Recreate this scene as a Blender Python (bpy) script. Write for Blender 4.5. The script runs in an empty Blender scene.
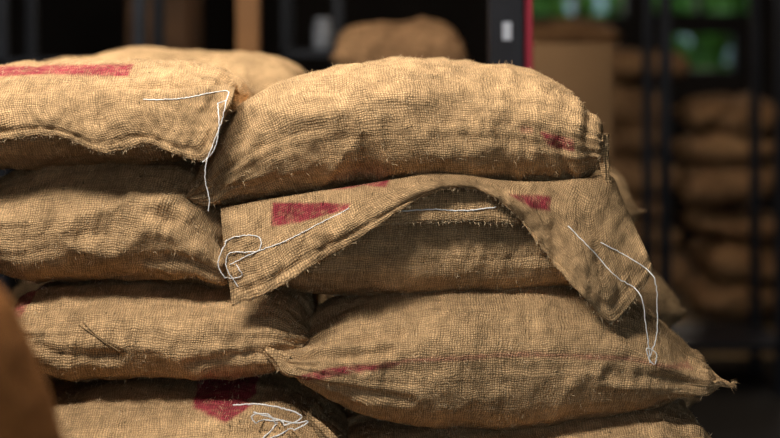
import bpy, math, random
import numpy as np
from mathutils import Vector, noise, Matrix
from mathutils.bvhtree import BVHTree
import bmesh
random.seed(4); np.random.seed(4)
S=bpy.context.scene
S.view_settings.view_transform='Standard'
S.view_settings.look='None'

# Front elevation drawing of the pile: 1 unit = 2 mm in the world (x, z), y given in metres
def E(u,v): return ((u-390)*0.002, 1.63-0.002*v)

# ---------------------------------------------------------------- materials
def newmat(n):
    m=bpy.data.materials.new(n); m.use_nodes=True
    nt=m.node_tree; b=nt.nodes['Principled BSDF']; return m,nt,b
def simple(n,col,rough=0.7,metal=0,var=0.25,scale=8,bump=0.1,spec=0.3):
    m,nt,b=newmat(n); N=nt.nodes; L=nt.links
    tc=N.new('ShaderNodeTexCoord'); no=N.new('ShaderNodeTexNoise'); no.inputs['Scale'].default_value=scale
    no.inputs['Detail'].default_value=6
    L.new(tc.outputs['Object'],no.inputs['Vector'])
    r=N.new('ShaderNodeValToRGB'); e=r.color_ramp.elements
    e[0].position=.3; e[1].position=.7
    e[0].color=[c*(1-var) for c in col]+[1]; e[1].color=[min(1,c*(1+var)) for c in col]+[1]
    L.new(no.outputs['Fac'],r.inputs['Fac']); L.new(r.outputs['Color'],b.inputs['Base Color'])
    bp=N.new('ShaderNodeBump'); bp.inputs['Strength'].default_value=bump; bp.inputs['Distance'].default_value=.01
    L.new(no.outputs['Fac'],bp.inputs['Height']); L.new(bp.outputs['Normal'],b.inputs['Normal'])
    b.inputs['Roughness'].default_value=rough; b.inputs['Metallic'].default_value=metal
    b.inputs['Specular IOR Level'].default_value=spec
    return m

def burlap(n,colA,colB,pitch=0.0048,coarse=False):
    m,nt,b=newmat(n); N=nt.nodes; L=nt.links
    def math_(op,a,bb=None,c=None,clamp=False):
        x=N.new('ShaderNodeMath'); x.operation=op; x.use_clamp=clamp
        for i,q in enumerate((a,bb,c)):
            if q is None: continue
            if isinstance(q,(int,float)): x.inputs[i].default_value=q
            else: L.new(q,x.inputs[i])
        return x.outputs[0]
    def noise_(vec,scale,detail=3,rough=.5):
        x=N.new('ShaderNodeTexNoise'); x.inputs['Scale'].default_value=scale
        x.inputs['Detail'].default_value=detail; x.inputs['Roughness'].default_value=rough
        L.new(vec,x.inputs['Vector']); return x
    def mapping(vec,sx,sy,sz=1):
        x=N.new('ShaderNodeMapping'); x.inputs['Scale'].default_value=(sx,sy,sz); L.new(vec,x.inputs['Vector']); return x.outputs[0]
    def rng(val,a0,a1,b0,b1):
        x=N.new('ShaderNodeMapRange'); 
        for i,q in enumerate((a0,a1,b0,b1)):
            if isinstance(q,(int,float)): x.inputs[i+1].default_value=q
            else: L.new(q,x.inputs[i+1])
        L.new(val,x.inputs[0]); return x.outputs[0]
    def mix(f,a,bb,bt='MIX'):
        x=N.new('ShaderNodeMix'); x.data_type='RGBA'; x.blend_type=bt
        if isinstance(f,(int,float)): x.inputs[0].default_value=f
        else: L.new(f,x.inputs[0])
        for k,q in ((6,a),(7,bb)):
            if isinstance(q,tuple): x.inputs[k].default_value=q
            else: L.new(q,x.inputs[k])
        return x.outputs[2]
    tc=N.new('ShaderNodeTexCoord'); uv=tc.outputs['UV']; ob=tc.outputs['Object']
    wob=noise_(uv,17,2); wob2=noise_(uv,110,2)
    vm=N.new('ShaderNodeVectorMath'); vm.operation='MULTIPLY_ADD'
    L.new(wob.outputs['Color'],vm.inputs[0]); vm.inputs[1].default_value=(.022,.022,0); L.new(uv,vm.inputs[2])
    vm2=N.new('ShaderNodeVectorMath'); vm2.operation='MULTIPLY_ADD'
    L.new(wob2.outputs['Color'],vm2.inputs[0]); vm2.inputs[1].default_value=(.005,.005,0); L.new(vm.outputs[0],vm2.inputs[2])
    sp=N.new('ShaderNodeSeparateXYZ'); L.new(vm2.outputs[0],sp.inputs[0])
    u=math_('MULTIPLY',sp.outputs[0],math.pi/pitch); v=math_('MULTIPLY',sp.outputs[1],math.pi/pitch)
    au=math_('ABSOLUTE',math_('SINE',u)); av=math_('ABSOLUTE',math_('SINE',v))
    n1=noise_(mapping(uv,190,14),1,2); n2=noise_(mapping(uv,14,190),1,2)
    ta=math_('MULTIPLY',au,rng(n1.outputs['Fac'],.3,.7,.4,1.25))
    tb=math_('MULTIPLY',av,rng(n2.outputs['Fac'],.3,.7,.4,1.25))
    h=math_('MULTIPLY_ADD',math_('MULTIPLY',ta,tb),.8,math_('MULTIPLY',math_('ADD',ta,tb),.22))
    big=noise_(ob,4.0,5,.62); med=noise_(ob,34,5,.7); fine=noise_(uv,360,3,.7)
    rp=N.new('ShaderNodeValToRGB'); e=rp.color_ramp.elements; e[0].position=.35; e[1].position=.66
    e[0].color=(*colB,1); e[1].color=(*colA,1); L.new(big.outputs['Fac'],rp.inputs['Fac'])
    col=rp.outputs['Color']
    mr=rng(med.outputs['Fac'],.28,.72,.64,1.25)
    st=noise_(ob,7.5,6,.7); mr=math_('MULTIPLY',mr,rng(st.outputs['Fac'],.54,.68,1.0,.74))  # dusty stains
    cv=noise_(ob,9,2); lowc=rng(cv.outputs['Fac'],.35,.65,.40,.66)
    hr=rng(h,.10,.80,lowc,1.28)
    fr_=rng(fine.outputs['Fac'],.25,.75,.62,1.38)
    at=N.new('ShaderNodeAttribute'); at.attribute_name='ink'
    inkn=noise_(uv,45,5,.75)
    ik=math_('MULTIPLY',at.outputs['Fac'],rng(inkn.outputs['Fac'],.36,.60,.42,1.0),clamp=True)
    ik=math_('MULTIPLY',ik,.90)
    col=mix(ik,col,(.34,.022,.055,1))
    f=math_('MULTIPLY',mr,hr); f=math_('MULTIPLY',f,fr_)
    fl=noise_(mapping(uv,110,45),1,2); f=math_('MULTIPLY',f,rng(fl.outputs['Fac'],.68,.74,1,.35))
    fl2=noise_(mapping(uv,40,130),1,2); f=math_('MULTIPLY',f,rng(fl2.outputs['Fac'],.68,.74,1,1.45))
    oi=N.new('ShaderNodeObjectInfo'); f=math_('MULTIPLY',f,math_('MULTIPLY_ADD',oi.outputs['Random'],.2,.9))
    cc=N.new('ShaderNodeCombineXYZ')
    for i in range(3): L.new(f,cc.inputs[i])
    col=mix(1.0,col,cc.outputs[0],'MULTIPLY')
    L.new(col,b.inputs['Base Color'])
    b.inputs['Roughness'].default_value=.95; b.inputs['Specular IOR Level'].default_value=.1
    wr=noise_(ob,15,4,.6)
    wr2=noise_(mapping(uv,34,11),1,3,.6)
    b2=N.new('ShaderNodeBump'); b2.inputs['Strength'].default_value=.5; b2.inputs['Distance'].default_value=.022; L.new(wr.outputs['Fac'],b2.inputs['Height'])
    b3=N.new('ShaderNodeBump'); b3.inputs['Strength'].default_value=.45; b3.inputs['Distance'].default_value=.014; L.new(wr2.outputs['Fac'],b3.inputs['Height']); L.new(b2.outputs['Normal'],b3.inputs['Normal'])
    bean=noise_(ob,75,2,.5)
    b4=N.new('ShaderNodeBump'); b4.inputs['Strength'].default_value=.4; b4.inputs['Distance'].default_value=.004; L.new(bean.outputs['Fac'],b4.inputs['Height']); L.new(b3.outputs['Normal'],b4.inputs['Normal'])
    bp=N.new('ShaderNodeBump'); bp.inputs['Strength'].default_value=.75; bp.inputs['Distance'].default_value=.0020
    L.new(math_('MULTIPLY_ADD',fine.outputs['Fac'],.45,h),bp.inputs['Height']); L.new(b4.outputs['Normal'],bp.inputs['Normal']); L.new(bp.outputs['Normal'],b.inputs['Normal'])
    return m

M_B=burlap('burlap_weave',(.63,.40,.205),(.445,.283,.145))
M_O=burlap('burlap_orange',(.40,.16,.045),(.32,.125,.033))
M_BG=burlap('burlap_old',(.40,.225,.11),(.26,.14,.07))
M_FIB=simple('jute_fibre',(.66,.48,.29),.9,0,.3,60)
M_STR=simple('cotton_string',(.82,.80,.78),.8,0,.1,60)
M_DARK=simple('dark_steel',(.010,.011,.016),.5,.3,.3)
M_WOOD=simple('brown_wood',(.14,.065,.026),.6,0,.35,5)
M_PAL=simple('pallet_wood',(.25,.16,.08),.8,0,.3,6)
M_CARD=simple('cardboard',(.20,.11,.05),.85,0,.12,3)
M_WALL=simple('dark_wall_paint',(.014,.011,.010),.9,0,.3,2)
M_FLOOR=simple('concrete_floor',(.014,.012,.011),.7,0,.3,2.5)
M_CEIL=simple('dark_ceiling',(.03,.028,.027),.9,0,.2,2)
M_RED=simple('red_paint',(.25,.015,.035),.5,0,.1)
M_LAB=simple('label_paper',(.35,.38,.45),.7,0,.1)
M_JAR=simple('grey_ceramic',(.2,.21,.24),.4,0,.2,20)
M_FOL=simple('foliage_green',(.15,.32,.06),.8,0,.8,4)
M_RENDER=simple('white_render',(.8,.8,.8),.8,0,.1,2)

# ---------------------------------------------------------------- helpers
def link(o,parent=None):
    S.collection.objects.link(o)
    if parent: o.parent=parent
    return o
def empty(name,loc=(0,0,0)):
    e=bpy.data.objects.new(name,None); e.empty_display_size=.1; S.collection.objects.link(e); return e
def hermite(pts,n):
    P=np.array(pts,float); d=np.linalg.norm(np.diff(P,axis=0),axis=1)+1e-9
    t=np.concatenate([[0],np.cumsum(d**.75)]); t/=t[-1]
    m=np.zeros_like(P)
    for i in range(len(P)):
        if i==0: m[i]=(P[1]-P[0])/(t[1]-t[0])
        elif i==len(P)-1: m[i]=(P[-1]-P[-2])/(t[-1]-t[-2])
        else:
            a=(P[i]-P[i-1])/(t[i]-t[i-1]); b=(P[i+1]-P[i])/(t[i+1]-t[i]); w=(t[i+1]-t[i])/(t[i+1]-t[i-1])
            m[i]=a*w+b*(1-w)
    def ev(q):
        k=np.clip(np.searchsorted(t,q)-1,0,len(P)-2); h=t[k+1]-t[k]; s=((q-t[k])/h)[:,None]; h=h[:,None]
        return (2*s**3-3*s**2+1)*P[k]+(s**3-2*s**2+s)*h*m[k]+(-2*s**3+3*s**2)*P[k+1]+(s**3-s**2)*h*m[k+1]
    f=ev(np.linspace(0,1,2000)); L=np.concatenate([[0],np.cumsum(np.linalg.norm(np.diff(f,axis=0),axis=1))])
    q=np.interp(np.linspace(0,L[-1],n),L,np.linspace(0,1,2000))
    return ev(q),L[-1]
def poly_sdf(poly,X,Z):
    P=np.array(poly,float); n=len(P); d=np.full(X.shape,1e9); inside=np.zeros(X.shape,bool)
    for i in range(n):
        a=P[i]; b=P[(i+1)%n]; e=b-a
        wx=X-a[0]; wz=Z-a[1]; t=np.clip((wx*e[0]+wz*e[1])/(e@e+1e-12),0,1)
        d=np.minimum(d,np.hypot(wx-t*e[0],wz-t*e[1]))
        c=((a[1]>Z)!=(b[1]>Z))&(X<(b[0]-a[0])*(Z-a[1])/(b[1]-a[1]+1e-12)+a[0])
        inside^=c
    return np.where(inside,d,-d)
def ink_attr(me,co,nrm_ok,inks):
    val=np.zeros(len(co))
    for poly,st in inks:
        w=[E(*p) for p in poly]
        s=poly_sdf(w,co[:,0],co[:,2])
        val=np.maximum(val,np.where(nrm_ok,np.clip(s/.004+.5,0,1)*st,0))
    a=me.attributes.new('ink','FLOAT','POINT'); a.data.foreach_set('value',val.astype(np.float32))
def nz(p): return noise.noise(Vector(p))
ALLB={}
def fibres(G,Nn,n,seed,parent,hem=False):
    """short loose jute hairs standing off the cloth"""
    r=random.Random(seed+77); V=[];F=[]; nu,nv,_=G.shape
    for k in range(n):
        i=r.randrange(3,nu-3); j=(nv-1-int(abs(r.gauss(0,2)))) if hem else r.randrange(nv)
        p=Vector(G[i,j%nv]); m=Vector(Nn[i,j%nv]) if not hem else Vector((0,-.4,-1))
        if not hem and m.y>.35: continue
        t=Vector((r.gauss(0,1),r.gauss(0,.5),r.gauss(0,1))).normalized()
        d=(m*r.uniform(.15,.9)+t*.9).normalized(); L=r.uniform(.004,.012); w=r.uniform(.00022,.0004)
        s=d.cross(Vector((0,1,0))); s=s.normalized()*w if s.length>1e-4 else Vector((w,0,0))
        q=p+d*L*.55; e=q+(d+t*.7+Vector((0,0,-.3))).normalized()*L*.5; b=len(V)
        V+= [p-s,p+s,q+s,q-s,e]; F+=[(b,b+1,b+2,b+3),(b+3,b+2,b+4)]
    me=bpy.data.meshes.new('loose_fibres'); me.from_pydata([tuple(v) for v in V],[],F); me.materials.append(M_FIB)
    link(bpy.data.objects.new('loose_fibres',me),parent)
def grid_mesh(name,G,UV,closed_v,mat,inks=(),parent=None,ymax=None,solid=0):
    nu,nv,_=G.shape
    co=G.reshape(-1,3)
    F=[];FU=[]
    for i in range(nu-1):
        for j in range(nv if closed_v else nv-1):
            j2=(j+1)%nv
            F.append((i*nv+j,(i+1)*nv+j,(i+1)*nv+j2,i*nv+j2)); FU.append((i,j))
    me=bpy.data.meshes.new(name); me.from_pydata(co.tolist(),[],F); 
    uvl=me.uv_layers.new(name='UVMap'); arr=np.zeros((len(F)*4,2),np.float32)
    FU=np.array(FU); i=FU[:,0]; j=FU[:,1]
    arr[0::4]=UV[i,j]; arr[1::4]=UV[i+1,j]; arr[2::4]=UV[i+1,j+1]; arr[3::4]=UV[i,j+1]
    uvl.data.foreach_set('uv',arr.ravel())
    ok=np.ones(len(co),bool) if ymax is None else co[:,1]<ymax
    ink_attr(me,co,ok,inks)
    me.polygons.foreach_set('use_smooth',[True]*len(F))
    me.materials.append(mat); me.update()
    o=bpy.data.objects.new(name,me); link(o,parent)
    if solid:
        md=o.modifiers.new('thick','SOLIDIFY'); md.thickness=solid; md.offset=0
    ALLB[o.name]=BVHTree.FromPolygons([Vector(c) for c in co],F)
    return o
def smooth(x): x=np.clip(x,0,1); return x*x*(3-2*x)

def sack_body(name,top,bot,yf,yb,n=2.5,ed=.8,ear=.02,seed=0,inks=(),parent=None,mat=None,nt=210,nth=180,
              lump=.016,fold=.014,pleat=.011,seam=.0032,world=False,hairs=3000,creases=(),settle=0.0):
    """closed pillow-shaped sack: top/bottom outlines, front and rear planes"""
    if not world: top=[E(*p) for p in top]; bot=[E(*p) for p in bot]
    T,LT=hermite(top,nt); B,LB=hermite(bot,nt)
    t=np.linspace(0,1,nt); w=np.abs(2*t-1); sg=np.sign(2*t-1)
    if settle:
        for Q in (T,B): Q[:,1]-=(1.55-Q[:,1])*settle*(1-w**4)
    D=(yb-yf)/2*(ed+(1-ed)*np.sqrt(np.clip(1-w**5,0,1))); yc=(yf+yb)/2
    th=np.linspace(0,2*math.pi,nth,endpoint=False)
    c=np.cos(th); s=np.sin(th)
    cy=-np.sign(c)*np.abs(c)**(2/n); sz=np.sign(s)*np.abs(s)**(2/n)
    C=(T+B)/2; Hh=(T-B)/2
    G=np.zeros((nt,nth,3))
    G[:,:,0]=C[:,None,0]+Hh[:,None,0]*sz[None]
    G[:,:,2]=C[:,None,1]+Hh[:,None,1]*sz[None]
    G[:,:,1]=yc+D[:,None]*cy[None]
    G[:,:,0]+=(sg*smooth((w-.88)/.12)*ear)[:,None]*(np.abs(c)**10)[None]
    mid=G[nt//2]; dv=np.linalg.norm(np.roll(mid,-1,0)-mid,axis=1); vv=np.concatenate([[0],np.cumsum(dv)])
    UV=np.zeros((nt,nth+1,2)); UV[:,:,0]=(t*(LT+LB)/2)[:,None]+seed*.37
    UV[:,:,1]=vv[None]
    du=np.gradient(G,axis=0); dvv=(np.roll(G,-1,1)-np.roll(G,1,1))
    Nn=np.cross(du,dvv); l=np.linalg.norm(Nn,axis=2,keepdims=True); Nn=Nn/np.maximum(l,1e-9)
    cen=np.stack([C[:,0],np.full(nt,yc),C[:,1]],1)[:,None,:]
    if np.mean(np.sum(Nn*(G-cen),axis=2))<0: Nn=-Nn
    disp=np.zeros((nt,nth)); so=seed*7.3
    per=vv[-1]
    for i in range(nt):
        de=(1-w[i])*LT/2
        ef=math.exp(-de/.13); fe=float(smooth(np.array(de/.025)))
        for j in range(nth):
            x,y,z=G[i,j]; vx=vv[j]; vd=min(vx,per-vx)
            d=lump*nz((x*4.5+so,y*4,z*6))
            a=nz((x*9+so+z*5,y*6,z*14-x*4+so)); gate=max(0,.45+nz((x*3-so,y*3,z*3))*1.6)
            d+=fold*(.35-abs(a)*1.5)*gate
            a2=nz((x*13+so-z*3,y*5,z*5+so*2)); d+=fold*.8*(.25-abs(a2)*1.1)*max(0,.5-nz((x*3-so,y*3,z*3))*1.8)
            d+=fold*.30*nz((x*28+so,y*22,z*34))
            d+=pleat*ef*nz((UV[i,j,0]*4,s[j]*9+so,c[j]*9))*2
            if vd<.07:
                g=math.exp(-(vd/.030)**2); d+=seam*math.exp(-(vd/.0045)**2)*1.2-seam*.8*g+seam*g*nz((UV[i,j,0]*50,so,vd*6))*1.8
            disp[i,j]=d*fe
    if creases:
        front=G[:,:,1]<yc-.02
        for line,dep,wd in creases:
            W=[E(*p) for p in line]; dm=np.full(G.shape[:2],1e9)
            for a,b in zip(W[:-1],W[1:]):
                ex,ez=b[0]-a[0],b[1]-a[1]; tt=np.clip(((G[:,:,0]-a[0])*ex+(G[:,:,2]-a[1])*ez)/(ex*ex+ez*ez),0,1)
                dm=np.minimum(dm,np.hypot(G[:,:,0]-a[0]-tt*ex,G[:,:,2]-a[1]-tt*ez))
            disp+=np.where(front,-dep*np.exp(-(dm/wd)**2)+dep*.6*np.exp(-((dm-2.2*wd)/(1.2*wd))**2),0)
    G=G+Nn*disp[:,:,None]
    if hairs and parent: fibres(G,Nn,hairs,seed,parent)
    return grid_mesh(name,G,UV,True,mat or M_B,inks,parent,ymax=yc)

def cloth_patch(name,cols,seed=0,inks=(),parent=None,rip=.005,nu=180,nv=70,bulge=.012,tuck=.05):
    """hem flap: list of columns (u_top,v_top,y_top,u_bot,v_bot,y_bot); upper edge tucks back"""
    K=[]
    for (ut,vt,yt,ub,vb,yb) in cols:
        a=np.array([*E(ut,vt),yt]); b=np.array([*E(ub,vb),yb]); c=[]
        c.append(a+np.array([0,-.012,tuck])); c.append(a)
        for k in (.33,.66): 
            p=a*(1-k)+b*k; p[2]-=bulge*math.sin(k*math.pi); c.append(p)
        c.append(b); K.append(c)
    K=np.array(K)
    rows=[hermite(K[:,j],nu)[0] for j in range(K.shape[1])]
    G=np.zeros((nu,nv,3))
    for i in range(nu):
        q,l=hermite([r[i] for r in rows],nv); G[i]=q[:,[0,2,1]]
    _,LU=hermite(K[:,1],50)
    UV=np.zeros((nu,nv,2)); 
    UV[:,:,0]=np.linspace(0,LU*1.05,nu)[:,None]+seed
    dl=np.linalg.norm(np.diff(G,axis=1),axis=2); UV[:,1:,1]=np.cumsum(dl,axis=1); 
    UV[:,:,1]-=UV[:,-1:,1]
    for i in range(nu):
        for j in range(nv):
            x,y,z=G[i,j]; e=float(smooth(np.array(j/nv*1.6)))
            G[i,j,1]+=e*(rip*2*nz((x*10+seed,z*8,seed))+rip*1.3*nz((x*26+seed,z*13,2))+rip*.5*nz((x*60+seed,z*50,2)))
            if j>nv-5: G[i,j,2]+=.0035*nz((x*60,seed,0))+.002*nz((x*190,seed,0)); G[i,j,0]+=.001*nz((x*150,seed,4))
            if nv-9<=j<=nv-6: G[i,j,1]+=.002
            if j>nv-6: G[i,j,1]-=.0025
    fibres(G,G,520,seed,parent,hem=True)
    return grid_mesh(name,G,UV,False,M_B,inks,parent,solid=.0045)

def string(name,pts,parent,over,ymax=0.0,r=.00105,hang=False,n=None,jit=.0018):
    w=[E(*p) for p in pts]; q,l=hermite(w,n or max(12,int(len(w)*8)))
    out=[]
    for k,(x,z) in enumerate(q):
        y=ymax
        if not hang:
            best=None
            for o in over:
                h=ALLB[o.name].ray_cast(Vector((x,-1,z)),Vector((0,1,0)))
                if h[0] is not None and (best is None or h[0].y<best): best=h[0].y
            if best is not None and best-.004<ymax+.06: y=best-.0045
        out.append([x+jit*nz((k*.8,1,l)),y,z+jit*nz((k*.8,5,l))])
    ys=np.array([o[1] for o in out]); 
    for _ in range(2): ys[1:-1]=np.minimum(ys[1:-1],(ys[:-2]+ys[2:])/2)
    for o,y in zip(out,ys): o[1]=y
    cu=bpy.data.curves.new(name,'CURVE'); cu.dimensions='3D'; cu.bevel_depth=r; cu.bevel_resolution=2
    sp=cu.splines.new('POLY'); sp.points.add(len(out)-1)
    for p,o in zip(sp.points,out): p.co=(*o,1)
    cu.materials.append(M_STR); ob=bpy.data.objects.new(name,cu); return link(ob,parent)

def ear_tuft(name,u,v,y,ang,length=.035,r=.016,parent=None,seed=0,mat=None,flat=.9):
    """gathered corner of the sack with frayed fibres"""
    x0,z0=E(u,v); dx,dz=math.cos(ang),math.sin(ang); V=[];F=[];nr=14;ns=36
    for i in range(nr):
        k=i/(nr-1); rr=r*((1-k)**.7*.8+.2)*(1+.10*math.sin(k*7+seed))
        for j in range(ns):
            a=2*math.pi*j/ns; q=rr*(1+.22*math.sin(a*5+k*2.5+seed)+.12*nz((math.cos(a)*2,math.sin(a)*2,k*3+seed)))
            o1=math.cos(a)*q; o2=math.sin(a)*q
            V.append((x0+dx*length*(k-.35)-dz*o1, y+o2*flat, z0+dz*length*(k-.35)+dx*o1-.004*k*k))
    for i in range(nr-1):
        for j in range(ns):
            F.append((i*ns+j,i*ns+(j+1)%ns,(i+1)*ns+(j+1)%ns,(i+1)*ns+j))
    F.append(tuple((nr-1)*ns+j for j in range(ns)))
    tx,tz=x0+dx*length*.6,z0+dz*length*.6
    rnd=random.Random(seed)
    for k in range(40):
        a=ang+rnd.uniform(-1.0,1.0); L=rnd.uniform(.006,.018); b=len(V); w=.0005
        px=tx+rnd.uniform(-.004,.004); pz=tz+rnd.uniform(-.006,.006); py=y+rnd.uniform(-.006,.006)
        ex,ez=px+math.cos(a)*L,pz+math.sin(a)*L
        V+=[(px-w,py,pz-w),(px+w,py,pz+w),(ex,py-.002,ez)]; F.append((b,b+1,b+2))
    me=bpy.data.meshes.new(name); me.from_pydata(V,[],F); me.materials.append(mat or M_B)
    uv=me.uv_layers.new(name='UVMap')
    for lp in me.loops:
        c=me.vertices[lp.vertex_index].co; uv.data[lp.index].uv=(c.x,c.z)
    me.polygons.foreach_set('use_smooth',[True]*len(F))
    o=bpy.data.objects.new(name,me); return link(o,parent)

def box(name,x0,x1,y0,y1,z0,z1,mat,parent=None,bev=.004):
    V=[(x,y,z) for x in(x0,x1) for y in(y0,y1) for z in(z0,z1)]
    F=[(0,1,3,2),(4,6,7,5),(0,4,5,1),(2,3,7,6),(0,2,6,4),(1,5,7,3)]
    me=bpy.data.meshes.new(name); me.from_pydata(V,[],F); me.materials.append(mat)
    o=bpy.data.objects.new(name,me); link(o,parent)
    if bev:
        md=o.modifiers.new('b','BEVEL'); md.width=bev; md.segments=2
    return o

# ---------------------------------------------------------------- main pile
SN='burlap_sack'
# A : top right sack
A=empty(SN)
a=sack_body('body',[(183,199),(196,168),(215,132),(240,102),(275,81),(330,68),(400,63),(480,65),(540,75),(575,92),(598,120),(606,150)],
 [(183,199),(203,212),(245,212),(320,200),(390,194),(460,195),(530,199),(580,196),(602,179),(606,150)],-.02,.52,n=2.5,ear=.0,seed=1,parent=A,
 inks=[([(538,130),(572,139),(574,151),(548,145)],1.1),([(520,125),(532,128),(531,134),(520,131)],.5)],
 creases=[([(592,100),(585,140),(594,172)],.007,.010),([(558,140),(570,185)],.006,.009),([(525,150),(530,190)],.004,.009),([(215,190),(235,160),(250,120)],.006,.010),([(200,195),(250,190),(300,178)],.005,.008),([(330,192),(350,160),(345,120)],.003,.009)])
ear_tuft('corner_ear',604,152,.01,-1.45,.10,.013,A,3)
ear_tuft('corner_ear_small',186,200,.05,2.9,.03,.012,A,5)

# B : sack with draped mouth flap
Bp=empty(SN)
b=sack_body('body',[(225,250),(250,222),(300,207),(400,200),(500,200),(580,205),(630,225),(650,270)],
 [(225,250),(262,292),(300,306),(400,313),(500,310),(570,304),(620,306),(650,270)],.02,.56,seed=2,parent=Bp,ear=.01,lump=.008,fold=.010)
mouth=cloth_patch('sewn_mouth',[(372,196,.03,372,226,-.005),(400,192,.03,400,222,-.006),(440,190,.03,440,220,-.008),(480,192,.03,480,221,-.006),(520,198,.03,520,224,0)],seed=3,parent=Bp,rip=.005,nu=80,nv=36,bulge=.012,tuck=.05)
flap=cloth_patch('draped_flap',[
 (220,211,.02,234,302,-.045),(262,203,.02,268,289,-.055),(305,196,.02,318,260,-.05),(350,189,.02,364,232,-.04),
 (392,182,.02,406,205,-.028),(425,176,.02,436,190,-.022),(462,176,.02,478,188,-.022),(500,182,.02,510,207,-.03),
 (545,184,.02,543,250,-.045),(590,180,.02,578,290,-.06),(612,178,.03,608,317,-.065),(624,200,.04,631,295,-.055),(631,215,.05,650,266,-.03)],
 seed=1,parent=Bp,rip=.010,bulge=.022,inks=[([(272,204),(350,203),(348,208),(300,222),(272,226)],1.2),([(325,183),(392,178),(386,188),(362,187),(350,190),(326,192)],1.0),([(508,194),(550,196),(549,210),(530,207)],1.15)])
string('stitch_left',[(226,240),(236,235),(262,236),(262,246),(230,252),(228,262),(240,284)],Bp,[flap],-.05)
string('stitch_hem_left',[(232,262),(255,250),(290,237),(325,219),(350,206)],Bp,[flap],-.05)
string('loose_end_left',[(228,238),(222,262),(232,275),(244,272),(238,262)],Bp,[flap],-.06)
string('stitch_mouth',[(398,211),(430,209),(465,210),(496,207)],Bp,[mouth,b],-.02,r=.0014)
string('stitch_right',[(566,224),(590,248),(612,272),(634,288),(640,318),(644,350)],Bp,[flap],-.068)
string('stitch_right_b',[(598,240),(628,256),(647,270),(651,300),(650,332),(643,352)],Bp,[flap],-.068)
string('knot_right',[(643,352),(648,357),(650,346),(641,341),(644,355)],Bp,[flap],-.07)

# C : lower right sack
Cp=empty(SN)
c=sack_body('body',[(278,353),(300,338),(330,314),(375,297),(450,285),(540,284),(612,291),(655,312),(690,345),(722,380)],
 [(278,353),(298,378),(330,402),(370,421),(430,431),(500,431),(580,423),(640,411),(690,393),(722,380)],-.07,.5,n=2.35,ear=.0,seed=3,parent=Cp,ed=.86,lump=.012,settle=.036,
 inks=[([(296,370),(330,361),(400,354),(400,358),(335,369),(305,376)],1.0),([(400,352),(520,346),(620,349),(690,363),(690,366),(620,353),(520,350),(400,356)],.5)],
 creases=[([(285,352),(330,352),(390,345)],.006,.008),([(300,345),(345,335),(400,330)],.005,.008),([(300,372),(350,385),(410,392)],.006,.009),([(718,380),(660,372),(600,368)],.006,.009),([(700,365),(650,345),(620,330)],.005,.009)])
ear_tuft('corner_ear_left',279,354,-.03,2.5,.05,.019,Cp,1)
ear_tuft('corner_ear_right',719,380,-.02,-.15,.035,.010,Cp,2)

# D : bottom right sack
Dp=empty(SN)
sack_body('body',[(336,455),(370,438),(430,427),(520,417),(600,407),(665,400),(698,412),(714,450)],
 [(336,455),(360,495),(430,510),(520,513),(610,513),(680,495),(705,470),(714,450)],-.13,.5,seed=4,parent=Dp,lump=.008,settle=.036)

# E : top left sack with flap
Ep=empty(SN)
e=sack_body('body',[(-190,120),(-150,88),(-60,72),(60,64),(150,63),(200,69),(226,90),(234,112)],
 [(-190,120),(-120,165),(0,179),(100,176),(165,170),(205,154),(227,134),(234,112)],.0,.6,seed=5,parent=Ep,ear=0,lump=.009,
 inks=[([(-60,69),(122,65),(122,77),(40,75),(-60,80)],1.15)])
fe=cloth_patch('draped_flap',[(-80,101,.0,-80,142,-.04),(0,97,.0,0,139,-.045),(55,94,.0,60,134,-.045),(100,92,.0,112,151,-.05),
 (150,92,.0,152,142,-.045),(190,90,.0,184,153,-.055),(212,88,.01,207,159,-.055),(226,88,.02,222,128,-.04),(234,90,.04,234,98,-.005)],seed=4,parent=Ep,rip=.011,bulge=.018,tuck=.08)
string('stitch_top',[(145,99),(165,99),(190,97),(215,92),(229,92),(228,99),(219,103)],Ep,[fe,e],-.04)
string('loose_string',[(229,92),(225,118),(214,148),(210,160),(209,178),(213,197),(212,208)],Ep,[fe],-.06)
string('loose_string_b',[(219,103),(222,125),(216,150),(206,160)],Ep,[fe],-.055)

# F, G, H : left column
Fp=empty(SN)
f=sack_body('body',[(-70,232),(-40,192),(20,166),(80,158),(140,158),(185,168),(212,195),(228,236),(232,268)],
 [(-70,232),(-25,275),(10,290),(60,288),(120,285),(180,291),(220,292),(232,268)],.0,.75,seed=6,parent=Fp,ear=0,n=2.6,lump=.012,settle=.04,
 creases=[([(225,250),(190,225),(150,215)],.007,.010),([(222,280),(180,262),(120,262)],.007,.010),([(215,210),(180,195),(120,190)],.005,.009)])
Gp=empty(SN)
g=sack_body('body',[(2,335),(12,304),(50,291),(110,283),(180,286),(240,289),(280,297),(300,318),(305,345)],
 [(2,335),(18,375),(50,384),(120,385),(200,385),(262,382),(296,370),(305,345)],-.03,.72,seed=7,parent=Gp,ear=0,n=2.6,settle=.034,
 inks=[([(-2,298),(22,300),(20,318),(4,318)],.9)],
 creases=[([(300,350),(250,352),(190,362)],.006,.009),([(10,330),(60,350),(120,352)],.006,.010)])
for nm,pts in (('jute_thread_1',[(80,323),(100,333),(124,347)]),('jute_thread_2',[(84,321),(106,335),(126,342)])):
    o=string(nm,pts,Gp,[g],-.02,r=.0011); o.data.materials[0]=M_PAL
Hp=empty(SN)
h=sack_body('body',[(-20,450),(30,408),(90,391),(160,386),(230,388),(285,400),(322,422),(345,452)],
 [(-20,450),(30,495),(150,506),(260,506),(325,488),(345,452)],-.12,.7,seed=8,parent=Hp,ear=0,settle=.030,n=3.0,
 inks=[([(176,380),(240,382),(252,405),(230,413),(194,406)],1.3)])
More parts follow.
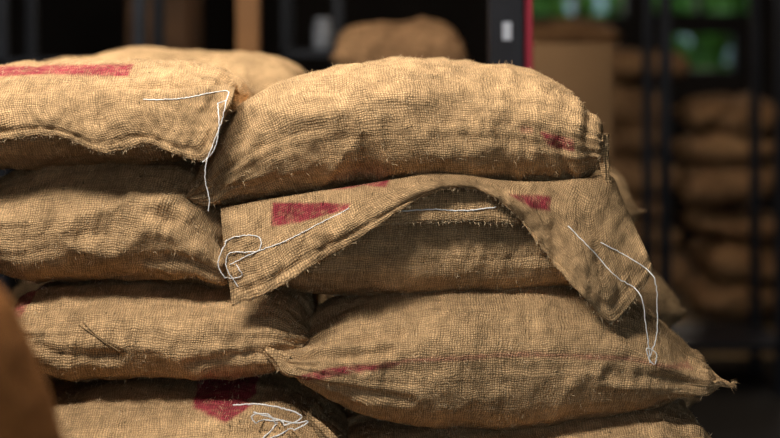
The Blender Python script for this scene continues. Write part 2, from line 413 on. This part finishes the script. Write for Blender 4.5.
hf=cloth_patch('sewn_mouth',[(20,432,-.05,10,475,-.145),(90,427,-.08,90,467,-.155),(160,424,-.09,160,463,-.16),(230,423,-.09,230,466,-.16),(290,427,-.08,290,474,-.15),(325,438,-.05,318,484,-.13)],seed=8,parent=Hp,rip=.010,bulge=.014,tuck=.06)
string('stitch_mouth',[(58,431),(90,432),(120,431),(160,431),(200,437),(240,445)],Hp,[h,hf],-.12)
string('loose_string_1',[(238,393),(262,392),(290,397),(305,404),(290,412),(262,412),(256,404),(272,402),(280,414),(268,424),(258,436)],Hp,[h,hf],-.10,r=.0014)
string('loose_string_2',[(258,400),(300,410),(312,408),(296,418),(266,430),(262,440)],Hp,[h,hf],-.10,r=.0014)
ear_tuft('corner_ear',334,428,-.10,2.3,.11,.016,Hp,9)

# ----------------------- generic sacks (rest of the pile, background piles)
def gsack(x0,x1,z0,z1,y0,y1,seed,mat=None,res=70,tilt=0,lump=.015,fold=.011):
    """plain filled sack; own world size"""
    P=empty(SN); L=x1-x0; H=z1-z0; r=random.Random(seed); zm=(z0+z1)/2+r.uniform(-.01,.01)
    top=[(x0,zm),(x0+.03*L,zm+.28*H),(x0+.13*L,z1-.08*H),(x0+.3*L,z1),(x0+.5*L,z1+r.uniform(-.01,.01)),(x0+.7*L,z1),(x0+.87*L,z1-.08*H),(x0+.97*L,zm+.28*H),(x1,zm)]
    bot=[(x0,zm),(x0+.03*L,zm-.28*H),(x0+.13*L,z0+.08*H),(x0+.3*L,z0),(x0+.5*L,z0),(x0+.7*L,z0),(x0+.87*L,z0+.08*H),(x0+.97*L,zm-.28*H),(x1,zm)]
    if tilt:
        top=[(x,z+tilt*(x-x0)/L) for x,z in top]; bot=[(x,z+tilt*(x-x0)/L) for x,z in bot]
    sack_body('body',top,bot,y0,y1,seed=seed,parent=P,mat=mat,nt=res,nth=int(res*.8),ear=.02,world=True,n=2.7,hairs=0,lump=lump,fold=fold)
    return P
gsack(-.80,-.12,.40,.60,-.04,.7,20); gsack(-.10,.68,.39,.575,-.05,.5,21)
gsack(-.84,-.14,.165,.39,-.04,.7,22); gsack(-.12,.70,.165,.38,-.05,.5,23)
gsack(-.25,.47,1.27,1.44,.58,1.1,30); gsack(-.22,.605,1.03,1.265,.58,1.12,31); gsack(-.2,.69,.80,1.025,.55,1.1,32); gsack(-.2,.73,.58,.795,.55,1.1,33); gsack(-.2,.75,.36,.575,.55,1.1,34); gsack(-.2,.76,.165,.355,.55,1.1,35)
for k,(zt,zb) in enumerate([(1.52,1.27),(1.26,1.01),(1.0,.73),(.72,.44),(.43,.165)]):
    gsack(-.98,-.27 if k else -.225,zb,zt,.8,1.35,40+k)
# foreground pile at the left
for k,(zb,zt,x1) in enumerate([(.16,.40,-.40),(.40,.65,-.39),(.65,.86,-.39)]):
    gsack(-1.15,x1,zb,zt,-1.55,-1.05,50+k,M_O,lump=.006)
P=empty(SN)
sack_body('body',[(-1.15,1.08),(-1.13,1.2),(-1.05,1.29),(-.9,1.33),(-.7,1.33),(-.56,1.315),(-.49,1.285),(-.455,1.24),(-.43,1.17),(-.412,1.10),(-.40,1.02),(-.395,.97)],
 [(-1.15,1.08),(-1.12,.93),(-1.0,.87),(-.8,.86),(-.6,.86),(-.46,.865),(-.41,.90),(-.395,.97)],-1.55,-1.05,seed=54,parent=P,mat=M_O,nt=90,nth=70,ear=0,world=True,hairs=0,lump=.005,fold=.005,pleat=.004)

def pallet(x0,x1,y0,y1):
    P=empty('wooden_pallet')
    n=6
    for k in range(n):
        yy=y0+(y1-y0-.09)*k/(n-1); box('deck_board_%d'%k,x0,x1,yy,yy+.09,.118,.14,M_PAL,P)
        if k%2==0: box('base_board_%d'%k,x0,x1,yy,yy+.09,0.001,.02,M_PAL,P)
    for k in range(3):
        xx=x0+(x1-x0-.09)*k/2; box('stringer_%d'%k,xx,xx+.09,y0,y1,.021,.117,M_PAL,P)
pallet(-.9,.8,-.05,1.3); pallet(-1.2,-.4,-1.6,-1.0); 

# ---------------------------------------------------------------- background piles
def pile(x0,x1,y0,ztop,n,seed,jit=.05,mat=M_BG,tl=.05,lump=.035):
    r=random.Random(seed); hs=[r.uniform(.75,1.3) for _ in range(n)]; sc=(ztop-.175)/sum(hs); z=ztop
    for k in range(n):
        h=hs[k]*sc; a=r.uniform(-jit,jit); b=r.uniform(-jit,jit)
        gsack(x0+a,x1+b,z-h,z,y0+r.uniform(-.06,.06),y0+.55,seed*10+k,mat,46,tilt=r.uniform(-tl,tl)*(k<n-1),lump=lump,fold=.03); z-=h
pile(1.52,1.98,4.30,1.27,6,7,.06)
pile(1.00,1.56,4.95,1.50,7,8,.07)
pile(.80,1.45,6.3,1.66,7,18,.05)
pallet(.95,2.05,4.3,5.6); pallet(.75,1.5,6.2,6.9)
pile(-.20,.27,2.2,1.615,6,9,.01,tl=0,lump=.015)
pallet(-.3,.4,2.2,2.8)
def carton(x0,x1,y0,y1,z0,z1):
    P=empty('cardboard_box')
    box('carton',x0,x1,y0,y1,z0,z1-.004,M_CARD,P); box('flap_left',x0,(x0+x1)/2-.002,y0,y1,z1-.004,z1,M_CARD,P,.001); box('flap_right',(x0+x1)/2+.002,x1,y0,y1,z1-.004,z1,M_CARD,P,.001)
    box('tape',(x0+x1)/2-.025,(x0+x1)/2+.025,y0-.001,y1,z1,z1+.001,M_PAL,P,0)
for k in range(4): carton(.48,.745,2.0,2.4,1.54-.385*(k+1),1.54-.385*k-.002)

def rack(x0,x1,y0,y1,H,shelves,mat,w=.05):
    P=empty('metal_storage_rack')
    i=0
    for x in (x0,x1-w):
        for y in (y0,y1-w):
            box('post_%d'%i,x,x+w,y,y+w,0,H,mat,P); i+=1
    for k,z in enumerate(shelves):
        box('shelf_%d'%k,x0,x1,y0,y1,z,z+.03,mat,P)
    return P
rack(-1.45,-.90,2.5,3.0,2.5,[.3,.9,1.45,2.2],M_DARK,.045)
rack(1.175,1.72,3.5,4.0,2.6,[.2,2.3],M_DARK,.045)
P=empty('steel_column'); box('shaft',.28,.375,1.2,1.3,0,3.2,M_DARK,P); box('base_plate',.22,.425,1.15,1.35,0,.015,M_DARK,P); box('label',.315,.34,1.196,1.199,1.55,1.60,M_LAB,P,0); box('red_stripe',.378,.402,1.22,1.26,0.0,3.2,M_RED,P)
P=empty('wooden_cabinet'); box('carcass',-1.28,-.98,4.3,4.8,0,2.3,M_WOOD,P); box('door_left',-1.275,-1.135,4.28,4.299,.1,2.25,M_WOOD,P); box('door_right',-1.125,-.985,4.28,4.299,.1,2.25,M_WOOD,P); box('plinth',-1.28,-.98,4.27,4.3,0,.09,M_DARK,P)
M_OW=simple('oak_post',(.20,.09,.03),.6,0,.2,5)
P=empty('timber_post'); box('shaft',-.575,-.49,2.6,2.68,0,3.2,M_OW,P); box('foot',-.60,-.465,2.575,2.705,0,.05,M_OW,P)
rack(-.44,-.2,3.0,3.4,2.4,[.4,1.0,1.48,2.2],M_DARK,.03)
def lathe(name,prof,loc,mat,parent=None,ns=24):
    V=[];F=[]
    for r,z in prof:
        for j in range(ns):
            a=2*math.pi*j/ns; V.append((loc[0]+r*math.cos(a),loc[1]+r*math.sin(a),loc[2]+z))
    for i in range(len(prof)-1):
        for j in range(ns): F.append((i*ns+j,i*ns+(j+1)%ns,(i+1)*ns+(j+1)%ns,(i+1)*ns+j))
    F.append(tuple(range(ns))[::-1]); F.append(tuple((len(prof)-1)*ns+j for j in range(ns)))
    me=bpy.data.meshes.new(name); me.from_pydata(V,[],F); me.materials.append(mat); me.polygons.foreach_set('use_smooth',[True]*len(F))
    return link(bpy.data.objects.new(name,me),parent)
lathe('storage_jar',[(.035,0),(.04,.01),(.04,.09),(.03,.105),(.033,.108),(.033,.13),(.0,.131)],(-.28,3.2,1.511),M_JAR)

# ---------------------------------------------------------------- room
def wall_with_holes(name,x0,x1,z0,z1,y,holes,mat,t=.12):
    xs=sorted({x0,x1,*[h[0] for h in holes],*[h[1] for h in holes]}); P=empty(name); k=0
    for a,b2 in zip(xs[:-1],xs[1:]):
        cuts=sorted([(h[2],h[3]) for h in holes if h[0]<=a+1e-6 and h[1]>=b2-1e-6]); z=z0
        for c0,c1 in cuts+[(z1,z1)]:
            if c0>z+1e-6: box('panel_%d'%k,a,b2,y,y+t,z,c0,mat,P,0); k+=1
            z=c1
holes=[(-1.84,-1.62,1.69,2.3),(1.0,1.75,1.70,2.5),(1.85,2.70,1.72,2.5),(2.05,2.55,1.30,1.62),(2.8,3.9,1.75,2.5)]
wall_with_holes('wall_back',-4,5,0,3.2,8,holes,M_WALL)
for k,h in enumerate(holes):
    P=empty('window_%d'%(k+1)); w=.03
    box('frame_l',h[0],h[0]+w,7.97,8.1,h[2],h[3],M_DARK,P,0); box('frame_r',h[1]-w,h[1],7.97,8.1,h[2],h[3],M_DARK,P,0)
    box('frame_b',h[0]+w,h[1]-w,7.97,8.1,h[2],h[2]+w,M_DARK,P,0); box('frame_t',h[0]+w,h[1]-w,7.97,8.1,h[3]-w,h[3],M_DARK,P,0)
    if h[1]-h[0]>.6:
        m=(h[0]+h[1])/2; box('mullion',m-.02,m+.02,7.97,8.1,h[2]+w,h[3]-w,M_DARK,P,0)
box('wall_left',-4.12,-4,-6,8.12,0,3.2,M_WALL,None,0); box('wall_right',5,5.12,-6,8.12,0,3.2,M_WALL,None,0)
box('floor',-4.12,5.12,-6,8.12,-.1,0,M_FLOOR,None,0); box('ceiling',-4.12,5.12,-6,8.12,3.2,3.3,M_CEIL,None,0)
wall_with_holes('wall_front',-4,5,0,3.2,-6.12,[(-2.5,2.5,0,2.6)],M_WALL)
# outside: garden hedge, lawn and a white garden wall
box('ground_outside',-12,16,8.13,20,-.2,-.1,M_FOL,None,0)
box('garden_wall',-8,12,14.5,14.7,-.1,2.2,M_RENDER,None,0)
rr=random.Random(11)
bm=bmesh.new()
for k in range(210):
    r0=rr.uniform(.05,.13); mtx=Matrix.Translation((rr.uniform(.8,5.0),rr.uniform(9.3,10.6),rr.uniform(1.1,2.5)))
    bmesh.ops.create_icosphere(bm,subdivisions=3,radius=r0,matrix=mtx)
for k in range(16):
    mtx=Matrix.Translation((-4+k*.8,10.5+rr.uniform(-.3,.3),.3)); bmesh.ops.create_icosphere(bm,subdivisions=4,radius=.7,matrix=mtx)
for v in bm.verts: v.co+=Vector((nz(v.co*6.2),nz(v.co*6.2+Vector((9,0,0))),nz(v.co*6.2+Vector((0,9,0)))))*.2
me=bpy.data.meshes.new('hedge'); bm.to_mesh(me); bm.free(); me.materials.append(M_FOL); link(bpy.data.objects.new('garden_hedge',me))

# ---------------------------------------------------------------- lights
def area(name,loc,target,size,power,col=(1,1,1)):
    l=bpy.data.lights.new(name,'AREA'); l.shape='SQUARE'; l.size=size; l.energy=power; l.color=col
    o=bpy.data.objects.new(name,l); link(o); o.location=loc
    o.rotation_euler=(Vector(target)-Vector(loc)).to_track_quat('-Z','Y').to_euler(); return o
area('overhead_key',(-1.0,-1.1,3.1),(-.05,.15,1.15),.7,102,(1,.95,.86))  # unseen overhead key lamp; the ceiling has no opening here
area('top_fill',(.1,.15,3.1),(.05,.1,1.3),.7,24,(1,.93,.82))  # added lamp without a fixture, brightens the sack tops
area('rear_fill',(-.9,1.2,3.1),(-.5,1.0,1.3),.8,40,(1,.92,.78))  # invisible lamp put above the rear left sacks to light them up
area('back_fill',(1.5,3.2,3.1),(1.4,4.6,1.0),.8,34,(1,.80,.58))  # unseen lamp, added to brighten the background piles
area('front_fill',(.3,-4.5,2.2),(0,0,1.1),2.0,13,(.97,.97,1))  # weak fill lamp added on the camera side

w=bpy.data.worlds.new('sky'); S.world=w; w.use_nodes=True; nt=w.node_tree
sk=nt.nodes.new('ShaderNodeTexSky'); sk.sky_type='NISHITA'; sk.sun_disc=False; sk.sun_elevation=math.radians(25); sk.dust_density=3
nt.links.new(sk.outputs[0],nt.nodes['Background'].inputs[0]); nt.nodes['Background'].inputs[1].default_value=.34

cam=bpy.data.cameras.new('camera'); co=bpy.data.objects.new('camera',cam); link(co)
co.location=(0,-3,1.55); co.rotation_euler=(math.radians(90),0,0); cam.sensor_width=36; cam.lens=36*3/1.56
cam.shift_y=-(219-40)/780
cam.dof.use_dof=True; cam.dof.focus_distance=2.98; cam.dof.aperture_fstop=1.4
S.camera=co
